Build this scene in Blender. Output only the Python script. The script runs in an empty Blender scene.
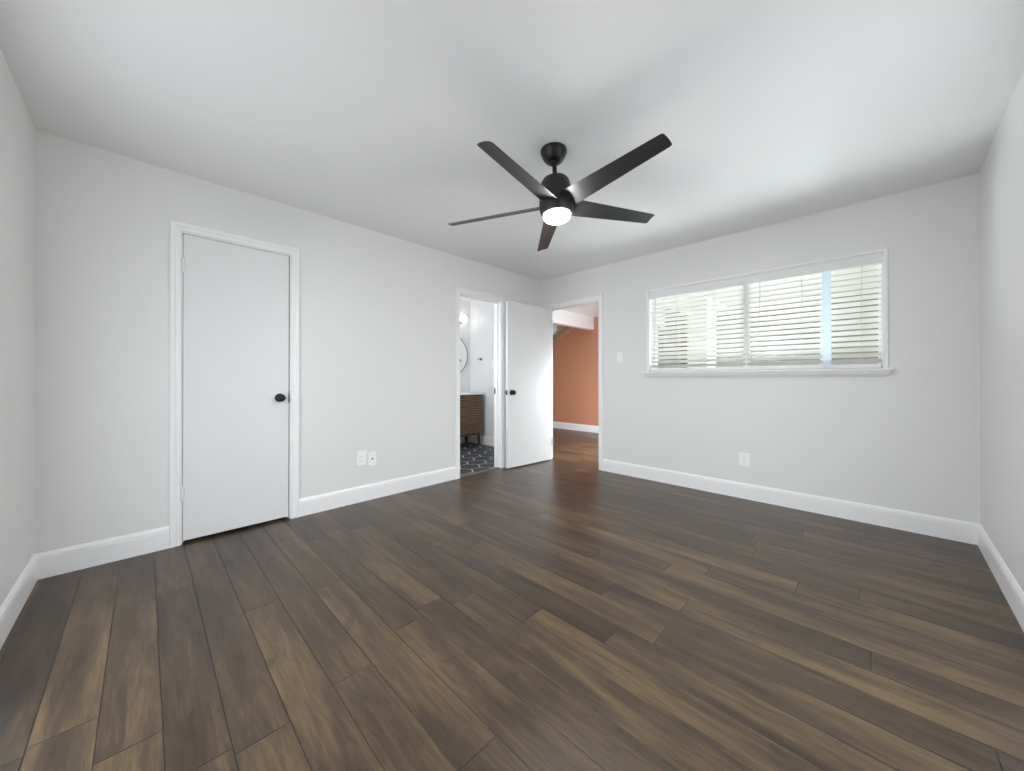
import bpy, bmesh, math, random
from math import radians as RAD, sin, cos, pi
from mathutils import Vector, Matrix

random.seed(7)
S = bpy.context.scene
COL = S.collection

# ------------------------------------------------------------------ camera
cam_d = bpy.data.cameras.new('camera')
cam = bpy.data.objects.new('camera', cam_d)
COL.objects.link(cam)
cam_d.sensor_width = 36.0
cam_d.lens = 363.04 / 1024 * 36.0
cam_d.shift_y = -7.14 / 1024
cam_d.clip_start = 0.02
cam.location = (-3.84433, -3.22055, 1.08336)
YAW, PITCH = 0.778683, 0.003283
cam.rotation_euler = (pi / 2 + PITCH, 0, YAW - pi / 2)
S.camera = cam

# ------------------------------------------------------------------ light and exposure
S.view_settings.view_transform = 'Standard'
S.view_settings.look = 'None'
S.view_settings.gamma = 1
S.view_settings.use_curve_mapping = False
S.view_settings.exposure = 0.10
S.cycles.use_denoising = True
S.cycles.max_bounces = 12
S.cycles.diffuse_bounces = 8
S.cycles.glossy_bounces = 5
S.cycles.sample_clamp_indirect = 8

world = bpy.data.worlds.new('daylight_sky')
S.world = world
world.use_nodes = True
wn = world.node_tree.nodes
bg = wn['Background']
SKY = 3.2
bg.inputs['Strength'].default_value = SKY
wtc = wn.new('ShaderNodeTexCoord')              # bright hazy sky above the horizon, duller ground below it
wsep = wn.new('ShaderNodeSeparateXYZ')
wramp = wn.new('ShaderNodeValToRGB')
wmap = wn.new('ShaderNodeMapRange')
wmap.inputs['From Min'].default_value = -1
wl_ = world.node_tree.links
wl_.new(wtc.outputs['Generated'], wsep.inputs[0])
wl_.new(wsep.outputs['Z'], wmap.inputs['Value'])
wl_.new(wmap.outputs['Result'], wramp.inputs['Fac'])
wramp.color_ramp.elements[0].position, wramp.color_ramp.elements[0].color = 0.46, (0.585, 0.615, 0.645, 1)
wramp.color_ramp.elements[1].position, wramp.color_ramp.elements[1].color = 0.54, (0.91, 0.965, 1.02, 1)
wl_.new(wramp.outputs['Color'], bg.inputs['Color'])


def area_light(name, loc, direction, sx, sy, power, color=(1, 1, 1)):
    d = bpy.data.lights.new(name, 'AREA')
    d.shape = 'RECTANGLE'
    d.size, d.size_y = sx, sy
    d.energy = power
    d.color = color
    o = bpy.data.objects.new(name, d)
    COL.objects.link(o)
    o.location = loc
    o.rotation_euler = Vector(direction).to_track_quat('-Z', 'Z').to_euler()
    return o


# fill panels added outside two made-up openings behind the camera,
# low outside the blind's window and in the bathroom; daylight at the patio door
DAY = (0.92, 0.97, 1.02)
LP = dict(west_fill=28, south_fill=8, patio_fill=106, hall=86, bath=16)
area_light('fill_west_opening', (-5.3, -1.6, 2.6), (1, 0, -0.75), 2.6, 1.2, LP['west_fill'], DAY)  # added to brighten the room; no known window on this side
area_light('fill_south_opening', (-2.2, -4.8, 2.6), (0, 1, -0.75), 2.4, 1.2, LP['south_fill'], DAY)  # second added fill, aimed through the made-up south opening
area_light('fill_patio_low', (1.0, -2.4, 0.45), (-1, 0, 0.75), 1.8, 0.9, LP['patio_fill'], DAY)  # added panel standing in for bright ground, lifts the ceiling
area_light('daylight_patio_door', (1.25, -1.10, 0.92), (0, 1, -0.75), 0.9, 1.4, LP['hall'], DAY)
area_light('fill_bathroom', (-1.93, 0.95, 1.45), (1, 0, 0), 0.9, 1.1, LP['bath'], DAY)  # unseen panel added to brighten the bathroom, no window behind it

# ------------------------------------------------------------------ room numbers (metres)
LA, LB, H, T = 4.2604, 3.732, 2.44, 0.115     # corner of the two far walls is the origin
AR = 0.0267                                   # the right wall is a little out of square


# ------------------------------------------------------------------ materials
def mat(name, color, rough=0.5, metal=0.0, spec=0.5, noise=None, bump=None, emit=None, subsurf=None, coat=0):
    m = bpy.data.materials.new(name)
    m.use_nodes = True
    nt = m.node_tree
    b = nt.nodes['Principled BSDF']
    b.inputs['Base Color'].default_value = (*color, 1)
    b.inputs['Roughness'].default_value = rough
    b.inputs['Metallic'].default_value = metal
    b.inputs['Specular IOR Level'].default_value = spec
    b.inputs['Coat Weight'].default_value = coat
    if emit:
        b.inputs['Emission Color'].default_value = (*emit[0], 1)
        b.inputs['Emission Strength'].default_value = emit[1]
    tc = nt.nodes.new('ShaderNodeNewGeometry')
    if noise:                                  # (scale, amount): faint unevenness of the finish
        n = nt.nodes.new('ShaderNodeTexNoise')
        n.inputs['Scale'].default_value = noise[0]
        n.inputs['Detail'].default_value = 4
        nt.links.new(tc.outputs['Position'], n.inputs['Vector'])
        r = nt.nodes.new('ShaderNodeMapRange')
        r.inputs['To Min'].default_value = 1 - noise[1]
        r.inputs['To Max'].default_value = 1 + noise[1]
        nt.links.new(n.outputs['Fac'], r.inputs['Value'])
        mx = nt.nodes.new('ShaderNodeVectorMath')
        mx.operation = 'SCALE'
        mx.inputs[0].default_value = color
        nt.links.new(r.outputs['Result'], mx.inputs['Scale'])
        nt.links.new(mx.outputs['Vector'], b.inputs['Base Color'])
    if bump:
        n2 = nt.nodes.new('ShaderNodeTexNoise')
        n2.inputs['Scale'].default_value = bump[0]
        n2.inputs['Detail'].default_value = 3
        nt.links.new(tc.outputs['Position'], n2.inputs['Vector'])
        bp = nt.nodes.new('ShaderNodeBump')
        bp.inputs['Strength'].default_value = bump[1]
        bp.inputs['Distance'].default_value = 0.002
        nt.links.new(n2.outputs['Fac'], bp.inputs['Height'])
        nt.links.new(bp.outputs['Normal'], b.inputs['Normal'])
    return m


def plank_material(name):
    m = bpy.data.materials.new(name)
    m.use_nodes = True
    nt = m.node_tree
    N, L = nt.nodes, nt.links
    b = N['Principled BSDF']
    geo = N.new('ShaderNodeNewGeometry')
    sep = N.new('ShaderNodeSeparateXYZ')
    L.new(geo.outputs['Position'], sep.inputs[0])

    def math_(op, a, c=None, d=None):
        n = N.new('ShaderNodeMath')
        n.operation = op
        for i, v in enumerate((a, c, d)):
            if v is None:
                continue
            if isinstance(v, (int, float)):
                n.inputs[i].default_value = v
            else:
                L.new(v, n.inputs[i])
        return n.outputs[0]

    def combine(x, y, z=0.0):
        n = N.new('ShaderNodeCombineXYZ')
        for i, v in enumerate((x, y, z)):
            if isinstance(v, (int, float)):
                n.inputs[i].default_value = v
            else:
                L.new(v, n.inputs[i])
        return n.outputs[0]

    def white(v):
        n = N.new('ShaderNodeTexWhiteNoise')
        n.noise_dimensions = '3D'
        L.new(v, n.inputs['Vector'])
        return n

    def noise(v, scale, detail=4, rough=0.55, dist=0.0):
        n = N.new('ShaderNodeTexNoise')
        n.inputs['Scale'].default_value = scale
        n.inputs['Detail'].default_value = detail
        n.inputs['Roughness'].default_value = rough
        n.inputs['Distortion'].default_value = dist
        L.new(v, n.inputs['Vector'])
        return n.outputs['Fac']

    W, LEN = 0.1425, 1.22
    xs = math_('DIVIDE', math_('ADD', sep.outputs['X'], 3.80), W)
    row = math_('FLOOR', xs)
    fx = math_('FRACT', xs)
    off = white(combine(row, 3.7, 1.1)).outputs['Value']
    ys = math_('ADD', math_('DIVIDE', sep.outputs['Y'], LEN), off)
    pl = math_('FLOOR', ys)
    fy = math_('FRACT', ys)
    rnd = white(combine(row, pl, 5.3))
    rv = rnd.outputs['Value']
    rsep = N.new('ShaderNodeSeparateColor')
    L.new(rnd.outputs['Color'], rsep.inputs[0])
    # grain runs along the plank
    gx = math_('ADD', math_('MULTIPLY', sep.outputs['X'], 1.0), math_('MULTIPLY', rsep.outputs[0], 31.0))
    gy = math_('ADD', math_('MULTIPLY', sep.outputs['Y'], 0.10), math_('MULTIPLY', rsep.outputs[1], 17.0))
    gv = combine(gx, gy, math_('MULTIPLY', rv, 9.0))
    grain = noise(gv, 70, 8, 0.68, 0.4)
    big = noise(combine(gx, math_('MULTIPLY', sep.outputs['Y'], 0.13), math_('MULTIPLY', rv, 13.0)), 11.0, 4, 0.55, 0.45)
    knots = noise(combine(gx, math_('MULTIPLY', sep.outputs['Y'], 0.42), math_('MULTIPLY', rv, 23.0)), 8.0, 4, 0.6, 0.9)
    # tone of the plank
    t = math_('ADD', math_('MULTIPLY', math_('SUBTRACT', rv, 0.5), 0.26), 0.5)
    t = math_('ADD', t, math_('MULTIPLY', math_('SUBTRACT', big, 0.5), 1.35))
    t = math_('ADD', t, math_('MULTIPLY', math_('SUBTRACT', grain, 0.5), 0.95))
    ramp = N.new('ShaderNodeValToRGB')
    e = ramp.color_ramp.elements
    e[0].position, e[0].color = 0.10, (0.025, 0.0170, 0.0125, 1)
    e[1].position, e[1].color = 0.95, (0.158, 0.103, 0.050, 1)
    e2 = ramp.color_ramp.elements.new(0.50)
    e2.color = (0.066, 0.0425, 0.0255, 1)
    L.new(t, ramp.inputs['Fac'])
    kn = N.new('ShaderNodeMapRange')
    kn.inputs['From Min'].default_value = 0.60
    kn.inputs['From Max'].default_value = 0.74
    kn.inputs['To Min'].default_value = 1.0
    kn.inputs['To Max'].default_value = 0.60
    L.new(knots, kn.inputs['Value'])
    # dark seams
    dx = math_('MULTIPLY', math_('MINIMUM', fx, math_('SUBTRACT', 1.0, fx)), W)
    dy = math_('MULTIPLY', math_('MINIMUM', fy, math_('SUBTRACT', 1.0, fy)), LEN)
    dd = math_('MINIMUM', dx, dy)
    sm = N.new('ShaderNodeMapRange')
    sm.inputs['From Min'].default_value = 0.0006
    sm.inputs['From Max'].default_value = 0.0024
    sm.inputs['To Min'].default_value = 0.35
    sm.inputs['To Max'].default_value = 1.0
    L.new(dd, sm.inputs['Value'])
    sc = N.new('ShaderNodeVectorMath')
    sc.operation = 'SCALE'
    L.new(ramp.outputs['Color'], sc.inputs[0])
    L.new(math_('MULTIPLY', kn.outputs[0], sm.outputs[0]), sc.inputs['Scale'])
    L.new(sc.outputs['Vector'], b.inputs['Base Color'])
    rr = N.new('ShaderNodeMapRange')
    rr.inputs['To Min'].default_value = 0.26
    rr.inputs['To Max'].default_value = 0.40
    L.new(grain, rr.inputs['Value'])
    L.new(rr.outputs[0], b.inputs['Roughness'])
    b.inputs['Specular IOR Level'].default_value = 0.42
    hgt = math_('ADD', math_('MULTIPLY', grain, 0.25), sm.outputs[0])
    bp = N.new('ShaderNodeBump')
    bp.inputs['Strength'].default_value = 2.7
    bp.inputs['Distance'].default_value = 0.0012
    L.new(hgt, bp.inputs['Height'])
    L.new(bp.outputs['Normal'], b.inputs['Normal'])
    return m


def wood_material(name, dark, light, axis_scale):
    m = mat(name, dark, rough=0.45)
    nt = m.node_tree
    N, L = nt.nodes, nt.links
    geo = N.new('ShaderNodeNewGeometry')
    mp = N.new('ShaderNodeMapping')
    mp.inputs['Scale'].default_value = axis_scale
    L.new(geo.outputs['Position'], mp.inputs['Vector'])
    n = N.new('ShaderNodeTexNoise')
    n.inputs['Scale'].default_value = 1.0
    n.inputs['Detail'].default_value = 5
    L.new(mp.outputs['Vector'], n.inputs['Vector'])
    r = N.new('ShaderNodeValToRGB')
    r.color_ramp.elements[0].position, r.color_ramp.elements[0].color = 0.3, (*dark, 1)
    r.color_ramp.elements[1].position, r.color_ramp.elements[1].color = 0.7, (*light, 1)
    L.new(n.outputs['Fac'], r.inputs['Fac'])
    L.new(r.outputs['Color'], N['Principled BSDF'].inputs['Base Color'])
    return m


def slat_material(name, color=(0.78, 0.77, 0.73), through=(0.90, 0.89, 0.84), fac=0.075):
    m = bpy.data.materials.new(name)
    m.use_nodes = True
    N, L = m.node_tree.nodes, m.node_tree.links
    b = N['Principled BSDF']
    b.inputs['Base Color'].default_value = (*color, 1)
    b.inputs['Roughness'].default_value = 0.45
    tr = N.new('ShaderNodeBsdfTranslucent')
    tr.inputs['Color'].default_value = (*through, 1)
    mx = N.new('ShaderNodeMixShader')
    mx.inputs['Fac'].default_value = fac
    L.new(b.outputs[0], mx.inputs[1])
    L.new(tr.outputs[0], mx.inputs[2])
    L.new(mx.outputs[0], N['Material Output'].inputs['Surface'])
    return m


def glass_material(name):
    m = bpy.data.materials.new(name)
    m.use_nodes = True
    N, L = m.node_tree.nodes, m.node_tree.links
    N.remove(N['Principled BSDF'])
    g = N.new('ShaderNodeBsdfGlossy')
    g.inputs['Roughness'].default_value = 0.02
    t = N.new('ShaderNodeBsdfTransparent')
    t.inputs['Color'].default_value = (0.93, 0.96, 0.95, 1)
    mx = N.new('ShaderNodeMixShader')
    mx.inputs['Fac'].default_value = 0.07
    L.new(t.outputs[0], mx.inputs[1])
    L.new(g.outputs[0], mx.inputs[2])
    L.new(mx.outputs[0], N['Material Output'].inputs['Surface'])
    return m


M = {}
M['wall'] = mat('grey_wall_paint', (0.775, 0.775, 0.765), 0.42, spec=0.4, noise=(1.3, 0.012), bump=(180, 0.12))
M['ceiling'] = mat('white_ceiling_paint', (0.85, 0.85, 0.85), 0.6, spec=0.3, noise=(1.1, 0.012), bump=(120, 0.2))
M['trim'] = mat('white_trim_paint', (0.88, 0.88, 0.88), 0.32, noise=(3.0, 0.01))
M['door'] = mat('white_door_paint', (0.77, 0.77, 0.77), 0.35, noise=(2.0, 0.01))
M['floor'] = plank_material('brown_laminate_planks')
M['black'] = mat('matte_black_metal', (0.012, 0.012, 0.013), 0.38, metal=0.3, noise=(40, 0.1))
M['bronze'] = mat('matte_charcoal_metal', (0.022, 0.021, 0.020), 0.45, metal=0.2, noise=(30, 0.08))
M['blade'] = mat('charcoal_blade_finish', (0.022, 0.022, 0.024), 0.42, noise=(25, 0.1))
M['lens'] = mat('lit_frosted_lens', (0.9, 0.9, 0.9), 0.4, emit=((1.0, 0.98, 0.95), 230.0))
M['plastic'] = mat('white_plastic', (0.92, 0.92, 0.91), 0.3, noise=(8, 0.01))
M['socket'] = mat('grey_socket_slot', (0.25, 0.25, 0.25), 0.5, noise=(30, 0.05))
M['slat'] = slat_material('cream_vinyl_slat')
M['valance'] = mat('white_blind_rail', (0.80, 0.80, 0.79), 0.4, noise=(6, 0.01))
M['pale_strip'] = slat_material('pale_blue_strip', (0.84, 0.90, 0.94), (0.86, 0.93, 0.97), 0.55)
M['cord'] = mat('white_blind_cord', (0.55, 0.54, 0.52), 0.8, noise=(60, 0.05))
M['vinyl'] = mat('white_window_vinyl', (0.80, 0.81, 0.84), 0.4, noise=(6, 0.01))
M['glass'] = glass_material('clear_window_glass')
M['dark_glass'] = mat('dark_door_glass', (0.02, 0.025, 0.03), 0.05, noise=(3, 0.1))
M['orange'] = mat('terracotta_wall_paint', (0.58, 0.26, 0.16), 0.5, noise=(1.5, 0.03))
M['beam'] = wood_material('pale_tan_wood', (0.30, 0.20, 0.11), (0.48, 0.36, 0.22), (30, 4, 30))
M['fixture'] = mat('pale_grey_shade', (0.55, 0.58, 0.62), 0.5, noise=(10, 0.03))
M['walnut'] = wood_material('brown_walnut', (0.17, 0.088, 0.042), (0.30, 0.165, 0.085), (6, 60, 60))
M['walnut_dark'] = wood_material('dark_walnut_frame', (0.05, 0.027, 0.015), (0.09, 0.05, 0.028), (40, 40, 5))
M['walnut_shadow'] = wood_material('walnut_gap_shade', (0.014, 0.008, 0.005), (0.022, 0.013, 0.008), (40, 40, 5))  # shade of the slat gaps painted into the backing board
M['counter'] = mat('white_stone_counter', (0.86, 0.86, 0.85), 0.2, noise=(12, 0.02))
M['slate'] = mat('dark_slate_tile', (0.030, 0.033, 0.042), 0.5, noise=(7, 0.35))
M['grout'] = mat('pale_grout', (0.80, 0.80, 0.80), 0.9, noise=(40, 0.05))
M['mirror'] = mat('mirror_silver', (0.92, 0.93, 0.93), 0.02, metal=1.0, noise=(2, 0.003))
M['globe'] = mat('lit_opal_globe', (0.9, 0.9, 0.9), 0.4, emit=((1.0, 0.95, 0.88), 4.5))
M['strip'] = wood_material('brown_threshold_strip', (0.10, 0.07, 0.05), (0.18, 0.13, 0.10), (4, 60, 20))
M['bath_wall'] = mat('white_bathroom_paint', (0.80, 0.80, 0.80), 0.35, noise=(1.3, 0.01))
M['concrete'] = mat('pale_patio_concrete', (0.52, 0.51, 0.48), 0.9, noise=(5, 0.1))
M['siding'] = mat('white_painted_siding', (0.80, 0.81, 0.80), 0.6, noise=(3, 0.03))
M['beige'] = mat('beige_painted_board', (0.62, 0.57, 0.45), 0.7, noise=(3, 0.04))
M['olive'] = mat('olive_shaded_board', (0.22, 0.21, 0.165), 0.7, noise=(4, 0.06))  # patio shade put into the board colour, darker than its beige
M['fence'] = wood_material('weathered_fence_board', (0.16, 0.15, 0.12), (0.27, 0.25, 0.20), (20, 20, 3))
M['dark_trim'] = mat('dark_grey_trim', (0.03, 0.033, 0.04), 0.5, noise=(10, 0.1))


# ------------------------------------------------------------------ mesh helpers
class MB:
    def __init__(self):
        self.bm = bmesh.new()

    def add(self, verts, faces):
        vs = [self.bm.verts.new(v) for v in verts]
        for f in faces:
            try:
                self.bm.faces.new([vs[i] for i in f])
            except ValueError:
                pass
        return vs

    def box(self, a, b, bevel=0.0, mtx=None, seg=2):
        x0, y0, z0 = (min(a[i], b[i]) for i in range(3))
        x1, y1, z1 = (max(a[i], b[i]) for i in range(3))
        t = bmesh.new()
        bmesh.ops.create_cube(t, size=1)
        for v in t.verts:
            v.co = Vector((x0 if v.co.x < 0 else x1, y0 if v.co.y < 0 else y1, z0 if v.co.z < 0 else z1))
        if bevel > 0:
            bmesh.ops.bevel(t, geom=list(t.edges), offset=bevel, segments=seg, profile=0.5, affect='EDGES')
        self._merge(t, mtx)
        return self

    def _merge(self, t, mtx=None):
        mp = {}
        for v in t.verts:
            mp[v] = self.bm.verts.new(mtx @ v.co if mtx else v.co)
        for f in t.faces:
            try:
                self.bm.faces.new([mp[v] for v in f.verts])
            except ValueError:
                pass
        t.free()

    def rings(self, rings, closed=True, cap=True):
        """skin a list of rings (each a list of points)"""
        R = [[self.bm.verts.new(p) for p in r] for r in rings]
        n = len(R[0])
        for a, b in zip(R[:-1], R[1:]):
            for i in range(n if closed else n - 1):
                j = (i + 1) % n
                try:
                    self.bm.faces.new((a[i], a[j], b[j], b[i]))
                except ValueError:
                    pass
        if cap:
            for r in (R[0], R[-1]):
                try:
                    self.bm.faces.new(r)
                except ValueError:
                    pass
        return self

    def lathe(self, prof, seg=48, mtx=None, cap=True):
        """profile of (radius, height) turned about z"""
        mtx = mtx or Matrix()
        rs = [[mtx @ Vector((max(r, 1e-5) * cos(2 * pi * k / seg), max(r, 1e-5) * sin(2 * pi * k / seg), z)) for k in range(seg)] for r, z in prof]
        return self.rings(rs, True, cap)

    def tube(self, pts, r, seg=12):
        pts = [Vector(p) for p in pts]
        rs = []
        for i, p in enumerate(pts):
            d = (pts[min(i + 1, len(pts) - 1)] - pts[max(i - 1, 0)]).normalized()
            u = d.cross(Vector((0, 0, 1)))
            if u.length < 1e-3:
                u = d.cross(Vector((1, 0, 0)))
            u.normalize()
            w = d.cross(u)
            rs.append([p + r * (cos(2 * pi * k / seg) * u + sin(2 * pi * k / seg) * w) for k in range(seg)])
        return self.rings(rs)

    def build(self, name, material, parent=None, loc=(0, 0, 0), smooth=False):
        bmesh.ops.remove_doubles(self.bm, verts=self.bm.verts, dist=1e-6)
        bmesh.ops.recalc_face_normals(self.bm, faces=self.bm.faces)
        me = bpy.data.meshes.new(name)
        self.bm.to_mesh(me)
        self.bm.free()
        if smooth:
            for p in me.polygons:
                p.use_smooth = True
            me.set_sharp_from_angle(angle=RAD(35))
        me.materials.append(M[material])
        o = bpy.data.objects.new(name, me)
        COL.objects.link(o)
        o.location = loc
        if parent:
            o.parent = parent
        return o


def empty(name, loc, label, cat, group=None, rot=None):
    o = bpy.data.objects.new(name, None)
    o.empty_display_size = 0.1
    COL.objects.link(o)
    o.location = loc
    if rot:
        o.rotation_euler = rot
    return tag(o, label, cat, group)


def tag(o, label, cat, group=None, kind=None):
    o['label'] = label
    o['category'] = cat
    if group:
        o['group'] = group
    if kind:
        o['kind'] = kind
    return o


def struct(mb, name, material, label, cat, smooth=False):
    o = mb.build(name, material, smooth=smooth)
    return tag(o, label, cat, kind='structure')


def wall_with_holes(mb, u0, u1, z0, z1, holes, place, t0, t1):
    """wall slab between thicknesses t0..t1 with rectangular holes (ua, ub, za, zb); place(u, t, z) -> point"""
    us = sorted({u0, u1, *[h[0] for h in holes], *[h[1] for h in holes]})
    zs = sorted({z0, z1, *[h[2] for h in holes], *[h[3] for h in holes]})
    for a, b in zip(us[:-1], us[1:]):
        for c, d in zip(zs[:-1], zs[1:]):
            um, zm = (a + b) / 2, (c + d) / 2
            if any(h[0] < um < h[1] and h[2] < zm < h[3] for h in holes):
                continue
            P = [place(u, t, z) for u in (a, b) for t in (t0, t1) for z in (c, d)]
            mb.add(P, [(0, 1, 3, 2), (4, 6, 7, 5), (0, 2, 6, 4), (1, 5, 7, 3), (0, 4, 5, 1), (2, 3, 7, 6)])
    # drop the faces shared inside the slab
    bmesh.ops.remove_doubles(mb.bm, verts=mb.bm.verts, dist=1e-6)
    seen = {}
    for f in mb.bm.faces:
        seen.setdefault(frozenset(f.verts), []).append(f)
    dup = [f for fs in seen.values() if len(fs) > 1 for f in fs]
    bmesh.ops.delete(mb.bm, geom=dup, context='FACES')
    return mb


# ------------------------------------------------------------------ shell of the room
FLX0, FLY0 = -LA - 0.15, -LB - 0.15
struct(MB().box((FLX0, FLY0, -0.08), (0.0575, 0.02, 0)), 'floor', 'floor',
       'brown wood-look plank floor of the empty grey room', 'floor')
struct(MB().box((FLX0, FLY0, H), (0.115, 0.115, H + 0.1)), 'ceiling', 'ceiling',
       'smooth white ceiling above the room with the black fan', 'ceiling')

CL0, CL1, CLT = -3.679, -3.034, 2.062         # closet door opening in the north wall
BA0, BA1, BAT = -1.410, -0.765, 2.046         # bathroom doorway
EN0, EN1, ENT = -0.905, -0.090, 2.046         # entry doorway in the east wall (y)
W0, W1, WZ0, WZ1 = -3.295, -1.512, 1.150, 2.030   # window (y, z)

mb = MB()
wall_with_holes(mb, -LA - 0.15, 0.0, 0, H, [(CL0 - .0, CL1 + .0, 0, CLT), (BA0, BA1, 0, BAT)],
                lambda u, t, z: Vector((u, t, z)), 0, T)
struct(mb, 'wall_north', 'wall', 'light grey wall holding the closed closet door and bathroom doorway', 'wall')
mb = MB()
wall_with_holes(mb, -LB - 0.15, T, 0, H, [(EN0, EN1, 0, ENT), (W0, W1, WZ0, WZ1)],
                lambda u, t, z: Vector((t, u, z)), 0, T)
struct(mb, 'wall_east', 'wall', 'light grey wall holding the wide window with white blind', 'wall')
mb = MB()
wall_with_holes(mb, -LB - 0.15, T, 0, H, [(-2.60, -0.74, 0.05, 2.10)],  # made-up opening out of view, lets sky and fill light in
                lambda u, t, z: Vector((-LA - t, u, z)), 0, T)
struct(mb, 'wall_west', 'wall', 'light grey wall at the left edge, left of the closet door', 'wall')
mb = MB()
wall_with_holes(mb, -LA - 0.15, 0.15, 0, H, [(-2.70, -1.36, 0.05, 2.10)],  # another unseen opening, made up to pass sky and fill light
                lambda u, t, z: Vector((u * cos(AR) + t * -sin(AR) * 1, -LB - u * sin(AR) - t, z)), 0, T)
struct(mb, 'wall_south', 'wall', 'light grey wall at the right edge, right of the window', 'wall')


# ------------------------------------------------------------------ baseboards and casings
BPROF = [(0, 0), (0.014, 0), (0.014, 0.108), (0.0125, 0.112), (0.0125, 0.122), (0.009, 0.128), (0.007, 0.134), (0.004, 0.138), (0, 0.140)]


def baseboard(mb, p, q, n, m0=0.0, m1=0.0):
    """from p to q on the floor, room side n; m0/m1 push the ends out with the profile for mitres"""
    p, q, n = Vector((*p, 0)), Vector((*q, 0)), Vector((*n, 0)).normalized()
    d = (q - p).normalized()
    rs = []
    for base, mm in ((p, m0), (q, m1)):
        rs.append([base + n * u + d * (u * mm) + Vector((0, 0, z)) for u, z in BPROF])
    mb.rings(rs)
    return mb


def casing(mb, place, a, b, top, w=0.054, foot=0.0, legs=(True, True)):
    """door casing around opening a..b, mitred at the top; place(u, out, z)"""
    prof = [(0, 0), (0, 0.010), (0.004, 0.013), (0.018, 0.013), (0.022, 0.010), (0.026, 0.012), (0.034, 0.018), (w - .004, 0.018), (w, 0.015), (w, 0)]
    st = []
    if legs[0]:
        st.append([place(a - u, o, foot) for u, o in prof])
    st.append([place(a - u, o, top + u) for u, o in prof])
    st.append([place(b + u, o, top + u) for u, o in prof])
    if legs[1]:
        st.append([place(b + u, o, foot) for u, o in prof])
    mb.rings(st)
    return mb


def jamb(mb, place, a, b, top, depth, th=0.018, stop=None, sill=0.0):
    """lining of a doorway, inside the opening a..b (the lining stands inside it)"""
    def bx(u0, u1, t0, t1, z0, z1):
        P = [place(u, t, z) for u in (u0, u1) for t in (t0, t1) for z in (z0, z1)]
        mb.add(P, [(0, 1, 3, 2), (4, 6, 7, 5), (0, 2, 6, 4), (1, 5, 7, 3), (0, 4, 5, 1), (2, 3, 7, 6)])
    bx(a, a + th, 0, depth, sill, top)
    bx(b - th, b, 0, depth, sill, top)
    bx(a + th, b - th, 0, depth, top - th, top)
    if stop:
        s0, s1 = stop
        bx(a + th, a + th + .011, s0, s1, sill, top - th)
        bx(b - th - .011, b - th, s0, s1, sill, top - th)
        bx(a + th + .011, b - th - .011, s0, s1, top - th - .011, top - th)
    return mb


north = lambda u, o, z: Vector((u, -o, z))            # out of the north wall, into the room
north_in = lambda u, t, z: Vector((u, t, z))
east = lambda u, o, z: Vector((-o, u, z))
east_in = lambda u, t, z: Vector((t, u, z))
CW = 0.054

mb = MB()
baseboard(mb, (-LA, 0), (CL0 - CW + 0.006, 0), (0, -1), 1, 0)
struct(mb, 'baseboard_north', 'trim', 'short white baseboard left of the closed closet door', 'baseboard')
mb = MB()
baseboard(mb, (CL1 + CW - 0.004, 0), (BA0 - CW + 0.004, 0), (0, -1))
struct(mb, 'baseboard_north_middle', 'trim', 'white baseboard under the pair of wall plates', 'baseboard')
mb = MB()
baseboard(mb, (BA1 + CW, 0), (0, 0), (0, -1), 0, -1)
struct(mb, 'baseboard_north_corner', 'trim', 'short white baseboard in the corner behind the open door', 'baseboard')
mb = MB()
baseboard(mb, (0, -LB), (0, EN0 - CW + 0.004), (-1, 0), 1, 0)
struct(mb, 'baseboard_east', 'trim', 'long white baseboard below the window', 'baseboard')
mb = MB()
baseboard(mb, (-LA, -LB + LA * sin(AR)), (-LA, 0), (1, 0), 1, -1)
struct(mb, 'baseboard_west', 'trim', 'white baseboard at the left edge of the room', 'baseboard')
mb = MB()
baseboard(mb, (-LA, -LB + LA * sin(AR)), (0, -LB), (sin(AR), cos(AR)), 1, -1)
struct(mb, 'baseboard_south', 'trim', 'white baseboard at the right edge of the room', 'baseboard')

mb = MB()
casing(mb, north, CL0 + .004, CL1 - .004, CLT - .004)
jamb(mb, north_in, CL0, CL1, CLT, T, th=.012, stop=(.040, .075))
struct(mb, 'trim_1', 'trim', 'white moulded casing around the closed closet door', 'door casing')
mb = MB()
casing(mb, north, BA0 + .004, BA1 - .004, BAT - .004)
bj = jamb(mb, north_in, BA0, BA1, BAT, T, th=.014, stop=(.045, .080))
tr2 = struct(mb, 'trim_2', 'trim', 'white casing and jamb around the bathroom doorway', 'door casing')
MB().box((BA1 - .0165, .086, .905), (BA1 - .0135, .112, .975), .001).build('strike_plate', 'black', tr2)
mb = MB()
casing(mb, east, EN0 + .004, EN1 - .004, ENT - .004)
jamb(mb, east_in, EN0, EN1, ENT, T, th=.014, stop=(.045, .080))
casing(mb, lambda u, o, z: Vector((T + o, u, z)), EN0 + .004, EN1 - .004, ENT - .004)
struct(mb, 'trim_3', 'trim', 'white casing around the doorway opening onto the terracotta wall', 'door casing')


# ------------------------------------------------------------------ doors
def knob_profile():
    return [(0.0, 0), (0.031, 0), (0.033, 0.003), (0.031, 0.008), (0.016, 0.010), (0.0115, 0.014), (0.0115, 0.024), (0.016, 0.028),
            (0.024, 0.032), (0.0285, 0.040), (0.0285, 0.047), (0.024, 0.055), (0.014, 0.060), (0.0, 0.061)]


def hinge(parent, x, y, z, axis=1):
    h = MB().lathe([(0, -.048), (.004, -.048), (.0075, -.045), (.0075, -.016), (.0068, -.015), (.0075, -.014), (.0075, .014), (.0068, .015), (.0075, .016), (.0075, .045), (.004, .048), (0, .048)], 16).build('hinge', 'trim', parent, (x, y, z), True)
    return h


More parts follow.
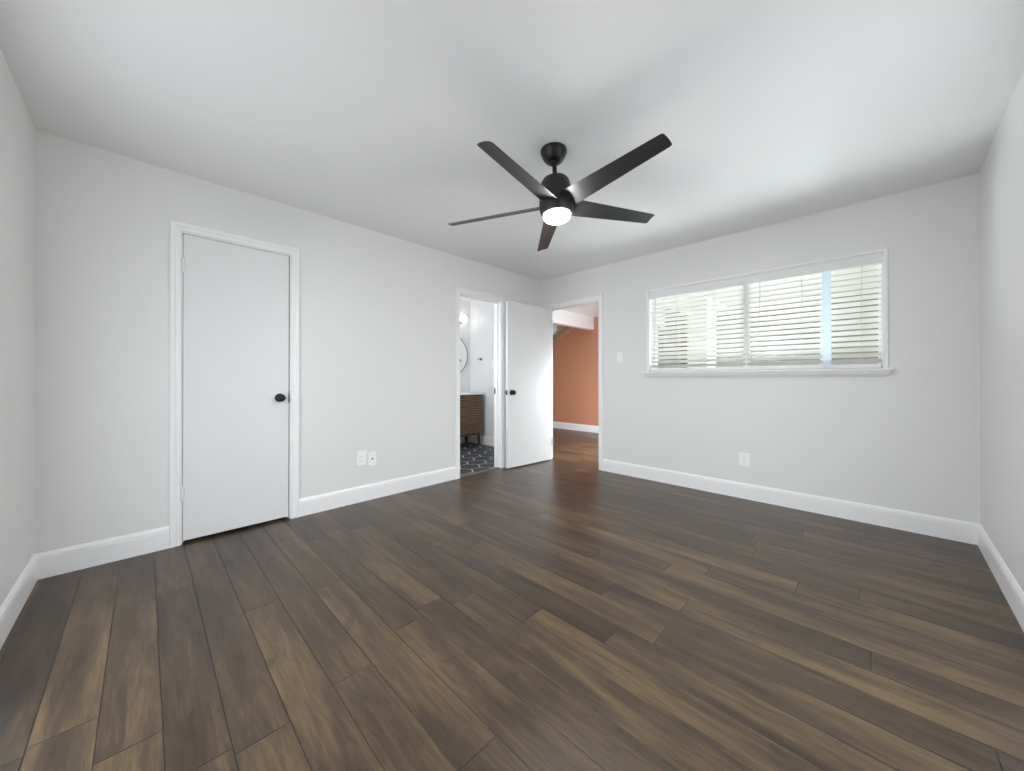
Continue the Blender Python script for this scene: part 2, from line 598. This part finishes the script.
# closet door: a flush slab, shut
cx0, cx1 = CL0 + .015, CL1 - .019
d1 = empty('door_1', (cx0, 0.0, 0), 'closed flush white closet door with round black knob', 'door')
d1['kind'] = 'structure'
MB().box((0, .003, .020), (cx1 - cx0, .038, CLT - .016), .0015).build('slab', 'door', d1)
MB().lathe(knob_profile(), 40, Matrix.Rotation(RAD(90), 4, 'X')).build('knob', 'black', d1, (-3.113 - cx0, .003, .944), True)
MB().box((cx1 - cx0 - .002, .0005, .905), (cx1 - cx0 + .0075, .012, .980), .001).build('latch_plate', 'black', d1)
for z in (1.837, 0.331):
    hinge(d1, -.002, -.006, z)

# entry door: the same kind of slab, swung open against the north wall
hx, hy = 0.02, -0.166
fx_, fy_ = -0.767, -0.113
dl = math.hypot(fx_ - hx, fy_ - hy)
ang = math.atan2(fy_ - hy, fx_ - hx)
d2 = empty('door_2', (hx, hy, 0), 'open flush white door with black knob, standing beside the bathroom doorway', 'door', rot=(0, 0, ang))
d2['kind'] = 'structure'
# local x runs from hinge to free edge; the visible face is local +y (towards the room), slab behind it
MB().box((0, -.042, .012), (dl, 0, 2.036), .0015).build('slab', 'door', d2)
for sgn, y in ((1, 0), (-1, -.042)):
    MB().lathe(knob_profile(), 40, Matrix.Rotation(RAD(-90 * sgn), 4, 'X')).build('knob', 'black', d2, (dl - .062, y, .925), True)
MB().box((dl - .001, -.034, .895), (dl + .002, -.008, .955), .0008).build('latch_plate', 'black', d2)
lb = MB().box((dl, -.027, .916), (dl + .010, -.015, .934), .003).build('latch_bolt', 'black', d2)
for z in (1.84, 1.02, .25):
    hinge(d2, -.004, .004, z)


# ------------------------------------------------------------------ wall plates
def wall_plate(name, loc, rotz, w, h, label, cat, kind, group=None):
    """local x along the wall, local -y out of it, z up"""
    e = empty(name, loc, label, cat, group, rot=(0, 0, rotz))
    MB().box((-w / 2, -.0065, -h / 2), (w / 2, 0, h / 2), .0028, seg=3).build('cover_plate', 'plastic', e)
    if kind == 'duplex':
        for s in (-1, 1):
            f = MB()
            f.lathe([(0, 0), (.0165, 0), (.0165, .0025), (.0155, .0032), (0, .0032)], 32, Matrix.Translation((0, -.0062, s * .0195)) @ Matrix.Rotation(RAD(90), 4, 'X'))
            r = f.build('receptacle', 'plastic', e, smooth=True)
            sl = MB()
            sl.box((-.0075, -.0100, s * .0195 - .002), (-.0055, -.0090, s * .0195 + .007))
            sl.box((.0055, -.0100, s * .0195 - .002), (.0075, -.0090, s * .0195 + .006))
            sl.box((-.002, -.0100, s * .0195 - .010), (.002, -.0090, s * .0195 - .006))
            sl.build('slots', 'socket', r)
        MB().lathe([(0, 0), (.003, 0), (.0025, .001), (0, .001)], 16, Matrix.Translation((0, -.0062, 0)) @ Matrix.Rotation(RAD(90), 4, 'X')).build('screw', 'socket', e)
    elif kind == 'decora':
        MB().box((-.0165, -.0105, -.0335), (.0165, -.006, .0335), .001).build('insert', 'plastic', e)
        for s in (-1, 1):
            sl = MB()
            sl.box((-.0075, -.0110, s * .017 - .002), (-.0055, -.0100, s * .017 + .006))
            sl.box((.0055, -.0110, s * .017 - .002), (.0075, -.0100, s * .017 + .006))
            sl.box((-.002, -.0110, s * .017 - .010), (.002, -.0100, s * .017 - .006))
            sl.build('slots', 'socket', e)
    elif kind == 'coax':
        MB().lathe([(0, 0), (.0075, 0), (.0075, .004), (.0048, .004), (.0048, .012), (.003, .0125), (0, .0125)], 24, Matrix.Translation((0, -.006, 0)) @ Matrix.Rotation(RAD(90), 4, 'X')).build('coax_connector', 'black', e, smooth=True)
        for s in (-1, 1):
            MB().lathe([(0, 0), (.003, 0), (.0025, .001), (0, .001)], 16, Matrix.Translation((0, -.0062, s * .042)) @ Matrix.Rotation(RAD(90), 4, 'X')).build('screw', 'plastic', e)
    elif kind == 'toggle':
        MB().box((-.006, -.0085, -.0125), (.006, -.006, .0125), .0008).build('toggle_surround', 'plastic', e)
        MB().box((-.004, -.019, -.006), (.004, -.006, .004), .0015, Matrix.Rotation(RAD(18), 4, 'X')).build('toggle', 'plastic', e)
        for s in (-1, 1):
            MB().lathe([(0, 0), (.003, 0), (.0025, .001), (0, .001)], 16, Matrix.Translation((0, -.0062, s * .03)) @ Matrix.Rotation(RAD(90), 4, 'X')).build('screw', 'socket', e)
    return e


wall_plate('wall_outlet', (-2.4875, 0, .383), 0, .083, .130, 'white outlet plate on the closet wall, left of the coax plate', 'outlet', 'decora')
wall_plate('coax_plate', (-2.390, 0, .366), 0, .073, .127, 'white wall plate with a single black coax connector', 'wall plate', 'coax')
wall_plate('wall_outlet', (0, -2.405, .353), RAD(-90), .085, .120, 'white duplex outlet low on the wall under the window', 'outlet', 'duplex')
wall_plate('light_switch', (0, -1.173, 1.338), RAD(-90), .072, .120, 'white light switch between the doorway and the window', 'light switch', 'toggle')

# ------------------------------------------------------------------ window
win = empty('window_1', (0, (W0 + W1) / 2, WZ0), 'wide slider window with white sill in the right-hand wall', 'window')
win['kind'] = 'structure'
wy, wz = (W0 + W1) / 2, WZ0


def wl(x, y, z):                                # world -> local of the window
    return Vector((x, y - wy, z - wz))


# thin flat casing on three sides
mb = MB()
c = .021
pf = [(0, 0), (0, .011), (.003, .014), (c - .003, .014), (c, .011), (c, 0)]
st = [[wl(-o, W1 + u, WZ0 + .015) for u, o in pf], [wl(-o, W1 + u, WZ1 + u) for u, o in pf], [wl(-o, W0 - u, WZ1 + u) for u, o in pf], [wl(-o, W0 - u, WZ0 + .015) for u, o in pf]]
mb.rings(st)
mb.build('window_casing', 'trim', win)
# liner of the reveal
mb = MB()
for a, b in (((.0, W1 - .006, WZ0), (T, W1, WZ1)), ((.0, W0, WZ0), (T, W0 + .006, WZ1)), ((.0, W0, WZ1 - .006), (T, W1, WZ1))):
    mb.box(wl(*a), wl(*b))
mb.build('reveal_liner', 'trim', win)
# stool with slanted moulding below it, returned at the ends
mb = MB()
sp = [(0.0, 1.166), (.052, 1.166), (.055, 1.163), (.055, 1.153), (.050, 1.150), (.045, 1.148), (.036, 1.128), (.022, 1.114), (.018, 1.108), (.0, 1.108)]
y0, y1 = W0 - c - .022, W1 + c + .022
st = []
for y, s in ((y0, -1), (y1, 1)):
    st.append([wl(-o, y - s * max(0, (.055 - o)) * .9 * (1 if z < 1.15 else 0) + 0, z) for o, z in sp])
mb.rings(st)
mb.box(wl(0, W0, WZ0), wl(T, W1, 1.166))
mb.build('sill', 'trim', win)
# vinyl frame, mullion and sashes
FX0, FX1 = .085, .112
mb = MB()
f = .030
for a, b in (((FX0, W1 - f, 1.166), (FX1, W1, WZ1)), ((FX0, W0, 1.166), (FX1, W0 + f, WZ1)), ((FX0, W0, WZ1 - f), (FX1, W1, WZ1)), ((FX0, W0, 1.166), (FX1, W1, 1.166 + f))):
    mb.box(wl(*a), wl(*b), .002)
mb.build('window_frame', 'vinyl', win)
mb = MB()
MU = -2.405
mb.box(wl(FX0 - .012, MU - .024, 1.166 + f), wl(FX1, MU + .024, WZ1 - f), .003)
mb.build('meeting_stile', 'vinyl', win)
for a, b in ((W0 + f, MU - .024), (MU + .024, W1 - f)):
    MB().box(wl(.098, a, 1.196), wl(.102, b, WZ1 - f)).build('pane', 'glass', win)

# ------------------------------------------------------------------ blind
BX = .036
bl = empty('window_blind', (BX, wy, 1.99), 'white horizontal slat blind hanging in the wide window', 'blind')
b0, b1 = W0 + .012, W1 - .012


def bloc(x, y, z):
    return Vector((x - BX, y - wy, z - 1.99))


mb = MB()
mb.box(bloc(.003, b0 - .004, 1.951), bloc(.012, b1 + .004, 2.024), .003)
mb.box(bloc(.012, b0 - .004, 2.010), bloc(.062, b1 + .004, 2.022), .002)
mb.build('valance', 'valance', bl)
TILT = RAD(34)
SW, PITCHZ, NS = .050, .0442, 17
mb = MB()
for k in range(NS):
    zc = 1.226 + k * PITCHZ
    sag = random.uniform(-.0012, .0012)
    tl = TILT + random.uniform(-.03, .03)
    top, bot = [], []
    for i in range(9):
        s = (i / 8 - .5) * SW
        crown = .0035 * (1 - (2 * s / SW) ** 2)
        # room edge (s<0, towards -x) stands high, outer edge hangs low
        x = s * cos(tl) + crown * sin(tl)
        z = -s * sin(tl) + crown * cos(tl)
        top.append((x, z + .0012))
        bot.append((x, z - .0012))
    prof = top + bot[::-1]
    mb.rings([[bloc(BX + x, y, zc + z + sag) for x, z in prof] for y in (b0, b1)])
mb.build('slats', 'slat', bl, smooth=True)
MB().box(bloc(BX - .026, b0, 1.170), bloc(BX + .026, b1, 1.204), .006, seg=3).build('bottom_rail', 'valance', bl)
# ladder cords in front and behind
for y in (-1.66, -1.80, -2.15, -2.52, -2.815, -3.175):
    mb = MB()
    for x in (BX - .0265, BX + .0265):
        mb.box(bloc(x - .0009, y - .0012, 1.19), bloc(x + .0009, y + .0012, 1.96))
    mb.build('ladder_cord', 'cord', bl)
# broad pale blue strip in front of the slats
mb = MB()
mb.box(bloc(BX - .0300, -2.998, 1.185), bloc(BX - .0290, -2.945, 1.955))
mb.build('pale_strip', 'pale_strip', bl)
mb = MB()
mb.box(bloc(BX - .0285, -2.425, 1.185), bloc(BX - .0275, -2.412, 1.955))
mb.build('center_cord', 'vinyl', bl)
# tilt wand
mb = MB()
mb.tube([bloc(-.004, -1.585, 1.955), bloc(-.006, -1.585, 1.90), bloc(-.006, -1.585, 1.27)], .0035, 8)
mb.build('tilt_wand', 'cord', bl, smooth=True)

# ------------------------------------------------------------------ ceiling fan
fan_top = Vector((-2.145, -1.89, H))
nrm = Vector((-0.01532, 0.04952, 1)).normalized()
fan = empty('ceiling_fan', fan_top, 'black five-blade ceiling fan with a lit round lamp', 'ceiling fan')
zax = nrm
xax = (Vector((1, 0, 0)) - zax * zax.x).normalized()
yax = zax.cross(xax)
FM = Matrix((xax, yax, zax)).transposed().to_4x4()
# canopy sits flat on the ceiling
MB().lathe([(0, 0.001), (.076, 0.001), (.078, -.004), (.078, -.016), (.074, -.022), (.068, -.040), (.056, -.060), (.046, -.070), (.032, -.074), (.024, -.075), (0, -.075)], 56).build('canopy', 'black', fan, smooth=True)
MB().lathe([(0, -.066), (.0265, -.066), (.0265, -.075), (.022, -.086), (.0, -.086)], 40, FM).build('hanger_ball', 'black', fan, smooth=True)
D0 = -.02                                       # fitted distances start 2 cm below the ceiling
MB().lathe([(0, -.07), (.0135, -.07), (.0135, -.165), (0, -.165)], 32, FM).build('downrod', 'black', fan, smooth=True)
hs = MB()
hs.lathe([(0, -.148), (.026, -.148), (.031, -.152), (.033, -.163), (.055, -.168), (.073, -.179), (.083, -.195), (.087, -.216), (.092, -.245), (.097, -.280),
          (.1005, -.315), (.1005, -.345), (.097, -.368), (.090, -.383), (.080, -.389), (0, -.389)], 64, FM)
hs.build('motor_housing', 'bronze', fan, smooth=True)
ln = MB()
ln.lathe([(0, -.385), (.0775, -.385), (.078, -.396), (.074, -.408), (.062, -.418), (.044, -.425), (.022, -.429), (0, -.430)], 56, FM)
ln.build('lamp_lens', 'lens', fan, smooth=True)
# five pitched blades
PH = -2.95383
BP = RAD(15)
for k in range(5):
    a = PH + k * 2 * pi / 5
    er = Vector((cos(a), sin(a), 0))
    et = Vector((-sin(a), cos(a), 0))
    mb = MB()
    rings = []
    n = 22
    for i in range(n + 1):
        r = .078 + (.676 - .078) * i / 16 if i <= 16 else .676 + .014 * sin((i - 16) / (n - 16) * pi / 2)
        u = (r - .078) / (.690 - .078)
        w0, w1 = -(.066 - .022 * u), (.062 - .020 * u)       # taper to the tip
        q = max(0.0, (r - .676) / .014)                           # square tip with rounded corners
        w1 -= .011 * (1 - math.sqrt(max(0, 1 - q * q)))
        w0 += .011 * (1 - math.sqrt(max(0, 1 - q * q)))
        ring = []
        m = 8
        pts = []
        for j in range(m + 1):
            s = w0 + (w1 - w0) * j / m
            edge = min(s - w0, w1 - s)
            th = .0034 * min(1, .25 + edge / .012)
            pts.append((s, th))
        up = [(s, .5 * th + .0035 * (1 - (2 * (s - w0) / (w1 - w0) - 1) ** 2)) for s, th in pts]
        dn = [(s, -.5 * th + .0035 * (1 - (2 * (s - w0) / (w1 - w0) - 1) ** 2)) for s, th in pts]
        pit = BP * (1.0 + .25 * (1 - u))
        for s, h in up + dn[::-1]:
            # the +t edge hangs low
            tt = s * cos(pit) + h * sin(pit)
            zz = -s * sin(pit) + h * cos(pit)
            ring.append(FM @ (er * r + et * tt + Vector((0, 0, D0 - .311 + zz))))
        rings.append(ring)
    mb.rings(rings)
    mb.build('blade', 'blade', fan, smooth=True)

# ------------------------------------------------------------------ closet behind the shut door
mb = MB()
mb.box((CL0 - .3, T + .6, 0), (CL1 + .3, T + .65, H))
mb.box((CL0 - .35, T, 0), (CL0 - .3, T + .65, H))
mb.box((CL1 + .3, T, 0), (CL1 + .35, T + .65, H))
struct(mb, 'wall_closet', 'wall', 'grey closet walls behind the shut closet door', 'wall')
struct(MB().box((CL0 - .35, .02, -.08), (CL1 + .35, T + .65, 0)), 'floor_closet', 'floor', 'plank floor inside the closet behind the shut door', 'floor')
struct(MB().box((CL0 - .35, T, H), (CL1 + .35, T + .65, H + .1)), 'ceiling_closet', 'ceiling', 'ceiling inside the closet behind the shut door', 'ceiling')

# ------------------------------------------------------------------ bathroom
BX0, BX1, BY1 = -2.0, 0.150, 1.75
struct(MB().box((BX0, BY1, 0), (BX1 + .09, BY1 + .1, H)), 'wall_bathroom_north', 'bath_wall', 'white bathroom wall carrying the round mirror', 'wall')
struct(MB().box((BX1, T, 0), (BX1 + .09, BY1, H)), 'wall_bathroom_east', 'bath_wall', 'white bathroom wall carrying the towel hook', 'wall')
struct(MB().box((BX0 - .1, T, 0), (BX0, BY1 + .1, H)), 'wall_bathroom_west', 'bath_wall', 'white bathroom wall hidden left of the doorway', 'wall')
struct(MB().box((BX0 - .1, T, 2.44), (BX1 + .09, BY1 + .1, 2.54)), 'ceiling_bathroom', 'ceiling', 'white bathroom ceiling', 'ceiling')
fb = struct(MB().box((BX0, .02, -.08), (BX1, BY1, -.0022)), 'floor_bathroom', 'grout', 'dark hexagon tile floor of the bathroom', 'floor')
mb = MB()
ap = .120 - .0055                                # apothem of a tile less half the joint
cx_sp, cy_sp = .208, .240
for i in range(-4, 8):
    for j in range(-2, 9):
        cx_ = -.575 - .208 * (i - 2) + .0
        cy_ = .335 + cy_sp * (j - 1) + (cy_sp / 2 if i % 2 else 0)
        R_ = ap / cos(pi / 6)
        pts = []
        for q in range(6):
            x, y = cx_ + R_ * cos(q * pi / 3), cy_ + R_ * sin(q * pi / 3)
            pts.append((min(max(x, BX0 + .005), BX1 - .004), min(max(y, .062), BY1 - .004)))
        if len({(round(a, 4), round(b, 4)) for a, b in pts}) < 6 and (max(p[0] for p in pts) - min(p[0] for p in pts) < .01 or max(p[1] for p in pts) - min(p[1] for p in pts) < .01):
            continue
        mb.rings([[Vector((x, y, -.0065)) for x, y in pts], [Vector((x, y, -.001)) for x, y in pts]])
mb.build('tiles', 'slate', fb)
strip = MB()
strip.rings([[Vector((x, y, z)) for y, z in ((.012, -.001), (.018, .007), (.055, .008), (.062, .001), (.062, -.005), (.012, -.005))] for x in (BA0 + .014, BA1 - .014)])
struct(strip, 'trim_4', 'strip', 'brown threshold strip on the floor at the bathroom doorway', 'threshold')
mb = MB()
baseboard(mb, (BX1, BY1), (BX1, T), (-1, 0), 1, -1)
baseboard(mb, (BX0, BY1), (BX1, BY1), (0, -1), 1, -1)
struct(mb, 'baseboard_bathroom', 'trim', 'white baseboard behind the bathroom vanity', 'baseboard')

# vanity
vx0, vx1, vy0, vy1 = -.82, .058, 1.327, BY1
van = empty('bathroom_vanity', ((vx0 + vx1) / 2, (vy0 + vy1) / 2, 0), 'walnut slatted vanity with white top and slim legs seen through the bathroom doorway', 'vanity')
ox, oy = (vx0 + vx1) / 2, (vy0 + vy1) / 2
vl = lambda x, y, z: Vector((x - ox, y - oy, z))
mb = MB()
mb.box(vl(vx0, vy0 + .02, .215), vl(vx0 + .02, vy1, .835))
mb.box(vl(vx1 - .02, vy0 + .02, .215), vl(vx1, vy1, .835))
mb.box(vl(vx0 + .02, vy0 + .02, .215), vl(vx1 - .02, vy1, .235))
mb.box(vl(vx0 + .02, vy1 - .015, .235), vl(vx1 - .02, vy1, .835))
mb.box(vl(vx0 + .02, vy0 + .02, .80), vl(vx1 - .02, vy0 + .04, .835))
mb.build('carcass', 'walnut', van)
xm = (vx0 + vx1) / 2
for a, b in ((vx0 + .002, xm - .002), (xm + .002, vx1 - .002)):
    dr = MB().box(vl(a, vy0 + .012, .22), vl(b, vy0 + .022, .832)).build('door', 'walnut_shadow', van)
    mb = MB()
    ns = 17
    for i in range(ns):
        z = .225 + i * (.605 / ns)
        mb.box(vl(a, vy0 - .006, z), vl(b, vy0 + .012, z + .605 / ns - .013), .003, seg=1)
    mb.build('door_slats', 'walnut', dr)
mb = MB()
mb.box(vl(vx0 - .006, vy0 - .008, .838), vl(vx1 + .016, vy1, .862), .004)
ct = mb.build('countertop', 'counter', van)
for lx in (vx0 + .03, vx1 - .03):
    for ly in (vy0 + .045, vy1 - .05):
        s = 1 if lx > ox else -1
        mb = MB()
        mb.rings([[vl(lx + s * .010 + a * .014, ly + b * .014, 0) for a, b in ((-1, -1), (1, -1), (1, 1), (-1, 1))],
                  [vl(lx + a * .021, ly + b * .021, .215) for a, b in ((-1, -1), (1, -1), (1, 1), (-1, 1))]])
        mb.build('leg', 'walnut_dark', van)
MB().box(vl(vx0 + .05, vy0 + .035, .178), vl(vx1 - .05, vy0 + .055, .215)).build('apron_rail', 'walnut_dark', van)

# round mirror
mr = empty('round_mirror', (-.252, BY1, 1.492), 'round thin-framed mirror above the walnut vanity', 'mirror')
RX = Matrix.Rotation(RAD(90), 4, 'X')
MB().lathe([(0, 0), (.335, 0), (.335, .010), (0, .010)], 72, RX).build('mirror_glass', 'mirror', mr, smooth=True)
MB().rings([[Vector((r * cos(t), -h, r * sin(t))) for r, h in ((.334, 0), (.339, 0), (.339, .016), (.334, .016))] for t in [2 * pi * i / 72 for i in range(73)]], True, False).build('mirror_frame', 'bronze', mr)

# globe wall lamp
gl = empty('globe_wall_lamp', (-.062, BY1, 2.085), 'glowing white globe lamp on the wall above the round mirror', 'wall lamp')
MB().lathe([(0, 0), (.05, 0), (.05, .012), (.046, .016), (0, .016)], 36, RX).build('backplate', 'black', gl, smooth=True)
MB().tube([(0, -.012, 0), (0, -.06, 0), (0, -.085, .012)], .008).build('arm', 'black', gl, smooth=True)
g = MB()
bmesh.ops.create_uvsphere(g.bm, u_segments=32, v_segments=20, radius=.062, matrix=Matrix.Translation((0, -.09, .02)))
g.build('globe', 'globe', gl, smooth=True)

# towel hook on the east wall, with its thin ring
hk = empty('towel_ring', (BX1, 1.455, 1.425), 'small black towel ring mount on the white bathroom wall', 'towel ring')
RY = Matrix.Rotation(RAD(-90), 4, 'Y')
MB().lathe([(0, 0), (.024, 0), (.024, .006), (.020, .009), (.009, .011), (.009, .045), (.012, .050), (.012, .058), (0, .060)], 28, RY).build('post', 'black', hk, smooth=True)
MB().rings([[Vector((-.052, .072 * sin(t), -.075 + .072 * cos(t))) + .003 * Vector((cos(q), sin(q) * sin(t), sin(q) * cos(t))) for q in [2 * pi * j / 8 for j in range(8)]] for t in [2 * pi * i / 40 for i in range(41)]], True, False).build('ring', 'vinyl', hk, smooth=True)
wall_plate('light_switch', (BX1, 1.140, 1.342), RAD(-90), .075, .120, 'white switch plate on the bathroom wall, the upper of two', 'light switch', 'toggle')
wall_plate('wall_outlet', (BX1, 1.140, 1.043), RAD(-90), .075, .120, 'white outlet plate on the bathroom wall, the lower of two', 'outlet', 'decora')

# ------------------------------------------------------------------ hall beyond the entry doorway
HX = 2.63
HY0, HY1 = -1.20, 3.6
struct(MB().box((0.0575, HY0, -.08), (HX + .1, HY1, 0)), 'floor_hall', 'floor', 'brown plank floor of the hall beyond the doorway', 'floor')
struct(MB().box((HX, HY0, 0), (HX + .1, HY1, 3.2)), 'wall_hall_east', 'orange', 'terracotta orange wall seen through the doorway', 'wall')
mb = MB()
baseboard(mb, (HX, HY1), (HX, HY0), (-1, 0))
struct(mb, 'baseboard_hall', 'trim', 'white baseboard along the terracotta wall', 'baseboard')
struct(MB().box((BX1 + .09, T, 0), (BX1 + .18, HY1, 3.2)), 'wall_hall_west', 'wall', 'grey hall wall hidden behind the open door', 'wall')
mb = MB()
wall_with_holes(mb, T, HX + .1, 0, 2.6, [(.95, 1.85, 0, 2.05)], lambda u, t, z: Vector((u, HY0 - t, z)), 0, .1)
struct(mb, 'wall_hall_south', 'siding', 'white hall wall holding the patio doorway', 'wall')
struct(MB().box((BX1 + .09, HY1, 0), (HX + .1, HY1 + .1, 3.2)), 'wall_hall_north', 'wall', 'far end wall of the hall', 'wall')
# flat ceiling near the doorway, then a boxed soffit running to the terracotta wall, then a sloping ceiling
struct(MB().box((T, HY0, 2.36), (HX, .810, 2.46)), 'ceiling_hall', 'ceiling', 'flat white hall ceiling just inside the doorway', 'ceiling')
struct(MB().box((T, .810, 2.109), (HX, .93, 2.75)), 'trim_5', 'ceiling', 'white boxed soffit running across to the terracotta wall', 'soffit')
sl = (2.208 - 1.908) / (1.869 - 1.274)
mb = MB()
ya, yb = .93, HY1
za, zb = 2.208 + (1.274 - ya) * sl + .10, 2.208 - (yb - 1.274) * sl + .10
mb.add([Vector((x, y, z)) for x in (BX1 + .09, HX) for y, z in ((ya, za), (yb, zb), (yb, zb + .1), (ya, za + .1))],
       [(0, 1, 2, 3), (4, 7, 6, 5), (0, 4, 5, 1), (1, 5, 6, 2), (2, 6, 7, 3), (3, 7, 4, 0)])
struct(mb, 'ceiling_hall_slope', 'beam', 'sloping tan ceiling beyond the white soffit', 'ceiling')
mb = MB()
mb.add([Vector((x, y, z)) for x in (HX - .09, HX) for y, z in ((ya, za - .10), (yb, zb - .10), (yb, zb), (ya, za))],
       [(0, 1, 2, 3), (4, 7, 6, 5), (0, 4, 5, 1), (1, 5, 6, 2), (2, 6, 7, 3), (3, 7, 4, 0)])
struct(mb, 'trim_6', 'beam', 'tan wooden beam sloping along the top of the terracotta wall', 'beam')
# pale round ceiling lamp beyond the soffit
cl = empty('ceiling_lamp', (2.20, 1.62, 2.208 - (1.62 - 1.274) * sl + .10), 'pale grey round ceiling lamp behind the white soffit', 'ceiling lamp', rot=(-math.atan(sl), 0, 0))
MB().lathe([(0, .006), (.16, .006), (.165, 0), (.165, -.03), (.155, -.055), (.12, -.085), (.06, -.102), (0, -.106)], 48).build('shade', 'fixture', cl, smooth=True)
MB().lathe([(.166, .006), (.172, .004), (.172, -.014), (.166, -.016)], 48, cap=False).build('rim', 'vinyl', cl, smooth=True)
# patio door in the hall's south wall
pd = empty('door_3', (1.40, HY0 - .05, 0), 'glazed patio door of the hall, outside beyond the window', 'door')
pd['kind'] = 'structure'
mb = MB()
for a, b in (((-.45, -.03, 0), (-.37, .03, 2.05)), ((.37, -.03, 0), (.45, .03, 2.05)), ((-.37, -.03, 1.97), (.37, .03, 2.05)), ((-.37, -.03, 0), (.37, .03, .10)), ((-.37, -.03, .95), (.37, .03, 1.05))):
    mb.box(a, b, .003)
mb.build('door_frame', 'dark_trim', pd)
for a, b in ((.10, .95), (1.05, 1.97)):
    MB().box((-.37, -.004, a), (.37, .004, b)).build('pane', 'glass', pd)

MB().box((-.66, -.075, .25), (-.49, -.052, 1.75), .004).build('side_panel', 'dark_glass', pd)

# ------------------------------------------------------------------ outside the window
struct(MB().box((T, -9, -.12), (12, HY0 - .1, -.05)), 'floor_patio', 'concrete', 'pale concrete patio outside the window', 'patio')
struct(MB().box((T, -6.0, 2.46), (4.4, HY0 - .10, 2.58)), 'ceiling_patio', 'beige', 'beige patio roof outside the window, stretched to shade the far wall', 'patio roof')  # stretched to the boarded wall to keep it in shade
mb = MB()
for i in range(19):                             # lapped boards
    z = -.05 + i * .135
    mb.rings([[Vector((x, y, zz)) for x, zz in ((4.30, z), (4.278, z), (4.290, z + .14), (4.30, z + .14))] for y in (-6.0, -1.0)])
mb.box((4.30, -6.0, -.05), (4.4, -1.0, 2.46))
struct(mb, 'wall_patio', 'olive', 'olive grey boarded wall with painted shade across the patio, seen through the blind', 'wall')
pw = empty('window_2', (4.28, -2.38, 1.42), 'small dark window in the boarded wall across the patio', 'window')
pw['kind'] = 'structure'
mb = MB()
for a, b in (((-.03, -.32, 0), (.0, -.27, .62)), ((-.03, .27, 0), (.0, .32, .62)), ((-.03, -.27, .57), (.0, .27, .62)), ((-.03, -.27, 0), (.0, .27, .05))):
    mb.box(a, b, .003)
mb.build('window_frame', 'dark_trim', pw)
MB().box((-.012, -.27, .05), (-.002, .27, .57)).build('pane', 'dark_glass', pw)
ps = empty('patio_post', (2.95, -2.775, -.05), 'white square post of the patio roof outside the window', 'post')
MB().box((-.06, -.06, .02), (.06, .06, 2.51), .005).build('shaft', 'siding', ps)
MB().box((-.08, -.08, 0), (.08, .08, .10), .006).build('base', 'siding', ps)
